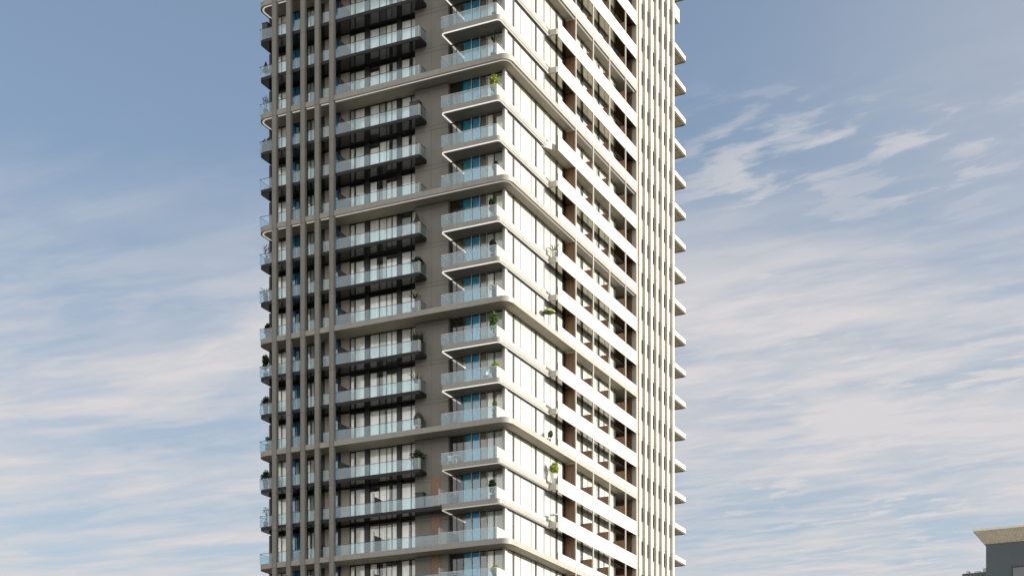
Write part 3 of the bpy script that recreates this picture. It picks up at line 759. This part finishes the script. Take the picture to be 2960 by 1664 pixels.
def plant(kind, x, y, j, label, h=1.0, leaf='leaf', pot='pot_dark', seed=0, pot_h=.45, name=None, zoff=0.0, group=None, w_=1.0):
    rnd = random.Random(seed)
    nm = {'bush': 'potted_shrub', 'agave': 'potted_agave', 'grass': 'grass_planter', 'palm': 'potted_palm', 'twigs': 'bare_potted_tree', 'topiary': 'potted_topiary', 'hedge': 'hedge_planter', 'tall': 'potted_tree'}[kind]
    r = empty(nm, wpos(x, y, zj(j) + FL + zoff), BROT)
    tag(r, label, 'potted plant', 'potted plants on the balconies')
    b = MB()
    if kind in ('grass', 'hedge'): b.box(-.5 * w_, .5 * w_, -.18, .18, 0, pot_h)
    else: b.lathe([(0.0, 0.0), (.15 * w_, 0), (.23 * w_, pot_h), (.20 * w_, pot_h), (0.0, pot_h - .04)], n=14)
    link('planter' if kind in ('grass', 'hedge') else 'pot', b.mesh('pot', pot), r)
    b = MB()
    if kind == 'bush':
        leaf_cloud(b, 0, 0, pot_h + h * .45, .42 * w_, .42 * w_, h * .5, 420, .085, rnd)
        leaf_cloud(b, .12, -.1, pot_h + h * .75, .26 * w_, .26 * w_, h * .33, 160, .08, rnd)
    elif kind == 'tall':
        leaf_cloud(b, 0, 0, pot_h + h * .72, .34 * w_, .34 * w_, h * .32, 330, .11, rnd, .2)
        leaf_cloud(b, -.1, .1, pot_h + h * .42, .28 * w_, .28 * w_, h * .28, 160, .10, rnd, .2)
    elif kind == 'topiary':
        leaf_cloud(b, 0, 0, pot_h + h * .25, .26, .26, h * .2, 240, .05, rnd); leaf_cloud(b, 0, 0, pot_h + h * .72, .24, .24, h * .24, 260, .05, rnd)
    elif kind == 'agave': blades(b, 22, h, .05, rnd, pot_h, up=1.25)
    elif kind == 'palm':
        blades(b, 26, h * .7, .045, rnd, pot_h + h * .75, up=.9)
    elif kind == 'grass':
        for k in range(170):
            p = Vector((rnd.uniform(-.46, .46) * w_, rnd.uniform(-.14, .14), pot_h)); ln = h * rnd.uniform(.55, 1.1); lean = Vector((rnd.gauss(0, .16), rnd.gauss(0, .12), 1))
            s_ = Vector((.012, .006, 0)); b.face([p - s_, p + s_, p + lean * ln * .6 + s_ * .7, p + lean * ln * .6 - s_ * .7]); b.face([p + lean * ln * .6 - s_ * .7, p + lean * ln * .6 + s_ * .7, p + Vector((lean.x * 1.9, lean.y * 1.9, 1)) * ln])
    elif kind == 'hedge':
        leaf_cloud(b, -.25 * w_, 0, pot_h + h * .4, .3 * w_, .22, h * .5, 300, .06, rnd); leaf_cloud(b, .25 * w_, 0, pot_h + h * .45, .3 * w_, .22, h * .55, 300, .06, rnd)
    elif kind == 'twigs':
        for k in range(9):
            an = rnd.uniform(0, 6.28); p = Vector((0, 0, pot_h)); pts = [p.copy()]
            for q in range(4):
                p = p + Vector((math.cos(an) * rnd.uniform(.02, .2), math.sin(an) * rnd.uniform(.02, .2), h * .25 * rnd.uniform(.6, 1.1))); an += rnd.uniform(-.9, .9); pts.append(p.copy())
            b.tube(pts, [.022, .018, .013, .01, .006], 5)
        leaf_cloud(b, 0, 0, pot_h + h * .75, .35, .3, h * .3, 60, .07, rnd)
    link('foliage', b.mesh('foliage', leaf), r)
    if kind in ('palm', 'tall', 'topiary', 'bush'):
        b = MB(); b.tube([(0, 0, pot_h - .05), (.02, .01, pot_h + h * .4), (0, 0, pot_h + h * .75)], [.035, .028, .02], 6); link('stem', b.mesh('stem', 'twig'), r)
    return r
def parasol(x, y, j, label, h=2.0, rad=.7, sides=8, canvas='canvas', drop=.35, tilt=0.0):
    r = empty('parasol', wpos(x, y, zj(j) + FL), BROT + .3); tag(r, label, 'parasol', 'parasols on the balconies')
    b = MB(); b.tube([(0, 0, 0.05), (0, 0, h)], .022, 8); link('pole', b.mesh('pole', 'frame'), r)
    b = MB(); b.lathe([(0, .0), (.22, .0), (.22, .05), (.04, .08)], n=14); link('base', b.mesh('base', 'frame'), r)
    b = MB()
    rim = [(rad * math.cos(2 * math.pi * k / sides), rad * math.sin(2 * math.pi * k / sides), h - drop) for k in range(sides)]
    mid = [(.55 * p[0], .55 * p[1], h - drop * .42) for p in rim]
    for k in range(sides):
        l = (k + 1) % sides
        b.face([(0, 0, h), mid[k], mid[l]]); b.face([mid[k], rim[k], rim[l], mid[l]])
        b.face([rim[k], (rim[k][0], rim[k][1], h - drop - .10), (rim[l][0], rim[l][1], h - drop - .10), rim[l]])
    c = link('canopy', b.mesh('canopy', canvas), r); c.rotation_euler = (tilt, tilt * .5, 0)
    return r
def closed_parasol(x, y, j, label, h=1.9):
    r = empty('closed_parasol', wpos(x, y, zj(j) + FL), BROT); tag(r, label, 'parasol', 'parasols on the balconies')
    b = MB(); b.tube([(0, 0, 0), (0, 0, h + .1)], .022, 8); b.lathe([(0, 0), (.2, 0), (.2, .06), (.03, .08)], n=12); link('pole', b.mesh('pole', 'frame'), r)
    b = MB(); prof = [(.03, h), (.09, h - .15), (.16, h - .5), (.26, h - .85), (.10, h - .8)]
    n = 16; base = len(b.v)
    for q, (rr, z) in enumerate(prof):
        for k in range(n):
            a = 2 * math.pi * k / n; r2 = rr * (1 + (.28 if k % 2 else -.2)); b.v.append((r2 * math.cos(a), r2 * math.sin(a), z))
    for q in range(len(prof) - 1):
        for k in range(n):
            a = q * n + k; c = q * n + (k + 1) % n; b.f.append((a, c, c + n, a + n)); b.mi.append(0)
    link('canopy', b.mesh('canopy', 'canvas'), r); return r
def egg_chair(x, y, j, label):
    r = empty('egg_chair', wpos(x, y, zj(j) + FL), BROT + R(20)); tag(r, label, 'chair', 'chairs on the balconies')
    b = MB(); n = 18; m = 12; base = len(b.v)                     # open-fronted wicker shell
    for q in range(m + 1):
        th = math.pi * q / m
        for k in range(n + 1):
            ph = R(-250) + R(320) * k / n
            b.v.append((.42 * math.sin(th) * math.cos(ph), .40 * math.sin(th) * math.sin(ph), .95 + .62 * math.cos(th)))
    for q in range(m):
        for k in range(n):
            a = q * (n + 1) + k; b.f.append((a, a + 1, a + n + 2, a + n + 1)); b.mi.append(0)
    link('shell', b.mesh('shell', 'wicker', smooth=True), r)
    b = MB(); b.lathe([(0, 0), (.38, 0), (.38, .04), (.05, .07)], n=18); b.tube([(0, .36, .03), (0, .55, .6), (0, .5, 1.4), (0, .2, 1.75), (0, 0, 1.66)], .028, 8); link('stand', b.mesh('stand', 'frame'), r)
    b = MB(); b.lathe([(0, .42), (.28, .44), (.32, .5), (.28, .56), (0, .58)], n=16); link('cushion', b.mesh('cushion', 'pot_white', smooth=True), r)
    return r
def cabinet(x, y, j, label, w_=.9, d=.5, h=1.25, mat='pot_dark'):
    r = empty('storage_cabinet', wpos(x, y, zj(j) + FL), BROT); tag(r, label, 'cabinet', 'cabinets on the balconies')
    b = MB(); b.box(-w_ / 2, w_ / 2, -d / 2, d / 2, .06, h); link('body', b.mesh('body', mat, bevel=.02), r)
    b = MB(); b.box(-w_ / 2 - .03, w_ / 2 + .03, -d / 2 - .03, d / 2 + .03, h + .002, h + .05); link('lid', b.mesh('lid', 'frame', bevel=.01), r)
    for s in (-1, 1):
        b = MB(); b.box(s * w_ * .4 - .04, s * w_ * .4 + .04, -d / 2 + .04, d / 2 - .04, 0, .058); link('foot', b.mesh('foot', 'frame'), r)
    return r
def chair(x, y, j, label, mat='metal_white', rz=0.0, group=None):
    r = empty('balcony_chair', wpos(x, y, zj(j) + FL), BROT + rz); tag(r, label, 'chair', 'chairs on the balconies')
    b = MB(); b.box(-.23, .23, -.22, .22, .43, .47); link('seat', b.mesh('seat', mat, bevel=.01), r)
    b = MB()
    for k in range(5): b.box(-.21 + k * .095, -.18 + k * .095, .20, .225, .475, .90)
    b.box(-.23, .23, .195, .23, .86, .93); link('backrest', b.mesh('backrest', mat), r)
    for ax in (-.2, .2):
        for ay in (-.19, .19):
            b = MB(); b.tube([(ax * 1.1, ay * 1.1, 0), (ax, ay, .43)], .014, 6); link('leg', b.mesh('leg', mat), r)
    return r
def table(x, y, j, label, mat='metal_white', rad=.38, h=.74):
    r = empty('balcony_table', wpos(x, y, zj(j) + FL), BROT); tag(r, label, 'table', 'tables on the balconies')
    b = MB(); b.lathe([(0, h - .03), (rad, h - .03), (rad, h), (0, h)], n=22); link('tabletop', b.mesh('tabletop', mat), r)
    b = MB(); b.tube([(0, 0, .03), (0, 0, h - .03)], .03, 8); b.lathe([(0, 0), (.24, 0), (.24, .03), (.03, .05)], n=16); link('pedestal', b.mesh('pedestal', mat), r)
    return r

# shaded corner balcony, beside the white end parapet (floors named by the banded slabs)
cx_, cy_ = -0.50, -0.85
plant('palm', cx_, cy_, 13, 'dark spiky palm on corner balcony at the top edge of the photo', 1.3, 'leaf_dark', seed=1)
plant('palm', cx_ - .1, cy_, 12, 'dark palm with hanging fronds on corner, standing on the uppermost cream band', 1.4, 'leaf_dark', seed=2)
plant('tall', cx_ - .05, cy_, 11, 'yellow green airy shrub on corner balcony just below the uppermost band', 1.5, 'leaf_lime', 'pot_white', seed=3, w_=1.1)
plant('bush', cx_ + .08, cy_, 9, 'small dark pot plant at corner on the second band from the top', .75, 'leaf_dark', seed=4, w_=.6, pot_h=.6)
plant('tall', cx_ - .2, cy_, 8, 'thin dark plant on corner balcony just under the second band', 1.25, 'leaf_dark', 'pot_white', seed=5, w_=.8)
plant('tall', cx_ - .15, cy_, 7, 'dark green plant on corner balcony just above the middle band', 1.15, 'leaf_dark', seed=6, w_=.85)
plant('agave', cx_, cy_, 6, 'dark spiky agave at corner on the middle cream band', .85, 'leaf_dark', seed=7, pot_h=.6)
plant('tall', cx_ - .1, cy_, 5, 'tall leafy green plant on corner balcony right below the middle band', 1.75, 'leaf', 'pot_white', seed=8, w_=1.15)
plant('bush', cx_ + .05, cy_, 4, 'bright lime shrub spilling over the white corner parapet', .8, 'leaf_lime', seed=9, w_=1.2, pot_h=.55)
plant('topiary', cx_ + .05, cy_, 3, 'double ball topiary at corner on the second band from the bottom', 1.15, 'leaf', 'pot_dark', seed=10)
plant('tall', cx_ - .2, cy_, 1, 'dark leafy plant on the corner of the longest dark balcony', 1.2, 'leaf_dark', seed=11, w_=.9)
plant('bush', cx_, cy_, -1, 'small yellow green shrub on corner at the bottom edge of the photo', .62, 'leaf_lime', seed=12, w_=.75, pot_h=.55)
table(-4.0, -.7, 2, 'white round table behind glass on corner balcony below the second lowest band'); chair(-4.6, -.6, 2, 'white slatted chair beside the round table on corner balcony', rz=.4)
chair(-1.35, -.75, 4, 'white chair behind glass on the corner balcony with the lime shrub', rz=-.5)
# right-hand end of the long shaded balconies
ex, ey = -7.9, -.55
cabinet(ex - .15, ey + .3, 11, 'dark cabinet on balcony end below the uppermost cream band', h=1.55)
closed_parasol(ex + .15, ey, 8, 'folded dark parasol on balcony end below the second band', 1.95)
plant('bush', ex + .1, ey + .1, 7, 'low dark domed shrub at balcony end above the middle band', .65, 'leaf_dark', seed=50, w_=1.5, pot_h=.85)
plant('palm', ex - .05, ey, 6, 'dark spreading palm on balcony end of the middle band', 1.05, 'leaf_dark', seed=51, pot_h=.6)
plant('grass', ex + .25, ey, 5, 'tall dark grass planter at balcony end below the middle band', 1.25, 'leaf_dark', seed=20, pot_h=.75, w_=1.0)
plant('agave', ex + .1, ey, 4, 'dark agave with wide blades at balcony end above the second lowest band', 1.1, 'leaf_dark', 'pot_white', seed=21, pot_h=.75)
egg_chair(ex + .3, ey, 3, 'black wicker egg chair on balcony end of the second lowest band')
plant('bush', ex + .15, ey + .05, 2, 'very wide dark shrub at balcony end below the second lowest band', .95, 'leaf_dark', seed=52, w_=1.85, pot_h=.75)
cabinet(-7.6, -.2, 1, 'dark cabinet against taupe wall on the longest dark balcony', .75, .5, 1.45)
# left-hand end of the shaded balconies, against the sky
lx, ly = -22.42, -.80
cabinet(lx + .05, ly, 14, 'dark cabinet at left balcony end, topmost of the left end things', .55, .5, 1.5)
closed_parasol(lx, ly, 13, 'folded dark parasol at left balcony end above the uppermost band', 1.5)
plant('twigs', lx, ly, 12, 'dark scraggly plant on left end of the uppermost band', 1.15, 'twig', seed=30, pot_h=.6)
plant('hedge', lx + .1, ly, 11, 'dark hedge planter at left balcony end below the uppermost band', .75, 'leaf_dark', seed=31, pot_h=.65, w_=.8)
plant('twigs', lx + .1, ly, 8, 'bare twisted potted tree at left balcony end below the second band', 1.25, 'twig', seed=32, pot_h=.6)
plant('agave', lx, ly, 7, 'dark spiky agave at left balcony end above the middle band', .95, 'leaf_dark', seed=33, pot_h=.7)
plant('bush', lx + .15, ly, 6, 'dark shrub on left end of the middle band', .95, 'leaf_dark', seed=34, w_=.75, pot_h=.5)
plant('tall', lx, ly, 5, 'tall dark leafy plant at left balcony end below the middle band', 1.55, 'leaf_dark', seed=35, w_=1.05)
plant('bush', lx, ly, 4, 'wide dark green shrub at left balcony end above the second lowest band', .85, 'leaf_dark', seed=36, w_=1.0, pot_h=.75)
plant('topiary', lx + .2, ly, 3, 'narrow dark topiary on left end of the second lowest band', 1.0, 'leaf_dark', seed=37)
plant('bush', lx, ly, 2, 'round dense green shrub at left balcony end below the second lowest band', .95, 'leaf_dark', seed=38, w_=1.15, pot_h=.7)
plant('twigs', lx, ly, 1, 'black tangled plant at left balcony end above the lowest band', 1.3, 'twig', seed=39, pot_h=.5)
# sunlit flank
plant('bush', .55, 8.35, 2, 'rounded bright green shrub in tall white pot on sunlit balcony end', .95, 'leaf_lime', 'pot_white', seed=40, w_=1.15, pot_h=.95)
parasol(.5, 7.4, 6, 'small olive parasol on the sunlit side of the middle band', 1.9, .55, 8, 'canvas_green', .3)
chair(.55, 7.2, 3, 'white chair on the sunlit side of the second lowest band', rz=R(80)); plant('bush', .45, 7.75, 3, 'small green shrub beside white chair on sunlit side', .5, 'leaf', 'pot_dark', seed=41, w_=.6, pot_h=.7)
plant('agave', .5, 8.45, 8, 'thin spiky plant at sunlit balcony end above the middle band', .9, 'leaf', 'pot_white', seed=42, pot_h=.6)
table(.5, 8.5, 1, 'pale round table at sunlit balcony end above the lowest band')

# ------------------------------------------------------------------ low building at the lower right
K = 0.5                                             # sixty metres away
bx, by = 16.88, 60.0
LB = empty('concrete_building', (bx, by, 0), BROT); tag(LB, 'low building with a flat pebbled concrete roof overhang, lower right', 'building')
zt = 1.7 + (29.369 - 1.7) * K
b = MB(); b.box(0, 16, 0, 14, zt - .10, zt); link('roof_edge', b.mesh('roof_edge', 'concrete_edge', bevel=.012), LB)
b = MB(); o_, i_ = (.02, 15.98, .02, 13.98), (.37, 15.63, .37, 13.63); za, zb = zt - .103, zt - .52   # splayed pebble-faced cornice
A = [(o_[0], o_[2], za), (o_[1], o_[2], za), (o_[1], o_[3], za), (o_[0], o_[3], za)]; B_ = [(i_[0], i_[2], zb), (i_[1], i_[2], zb), (i_[1], i_[3], zb), (i_[0], i_[3], zb)]
b.face(A); b.face(B_[::-1])
for q in range(4): b.face([A[q], B_[q], B_[(q + 1) % 4], A[(q + 1) % 4]])
link('cornice', b.mesh('cornice', 'concrete'), LB)
b = MB(); b.box(.40, 15.6, .40, 13.6, 0, zt - .523); link('wall', b.mesh('wall', 'slate'), LB)
for k in range(5):
    fr = frame_mesh('L', 0.35, 1.3 + 2.7 * k, 3.3 + 2.7 * k, zt - 3.6, zt - 1.4, (2.3 + 2.7 * k,))
    w1 = link('window', fr, LB); link('pane', pane_mesh('L', 0.35, 1.35 + 2.7 * k, 3.25 + 2.7 * k, zt - 3.55, zt - 1.45, 'dark_glass', .02), w1)
b = MB(); b.box(-.55, .395, .9, 10, 0, zt - 1.42); link('annex', b.mesh('annex', 'slate'), LB)
for vx, vw, vh in ((-.42, .10, .12), (-.12, .22, .08), (.18, .16, .16)):
    b = MB(); b.box(vx, vx + vw, 1.0, 1.3, zt - 1.416, zt - 1.42 + vh); link('vent', b.mesh('vent', 'concrete_edge', bevel=.01), LB)
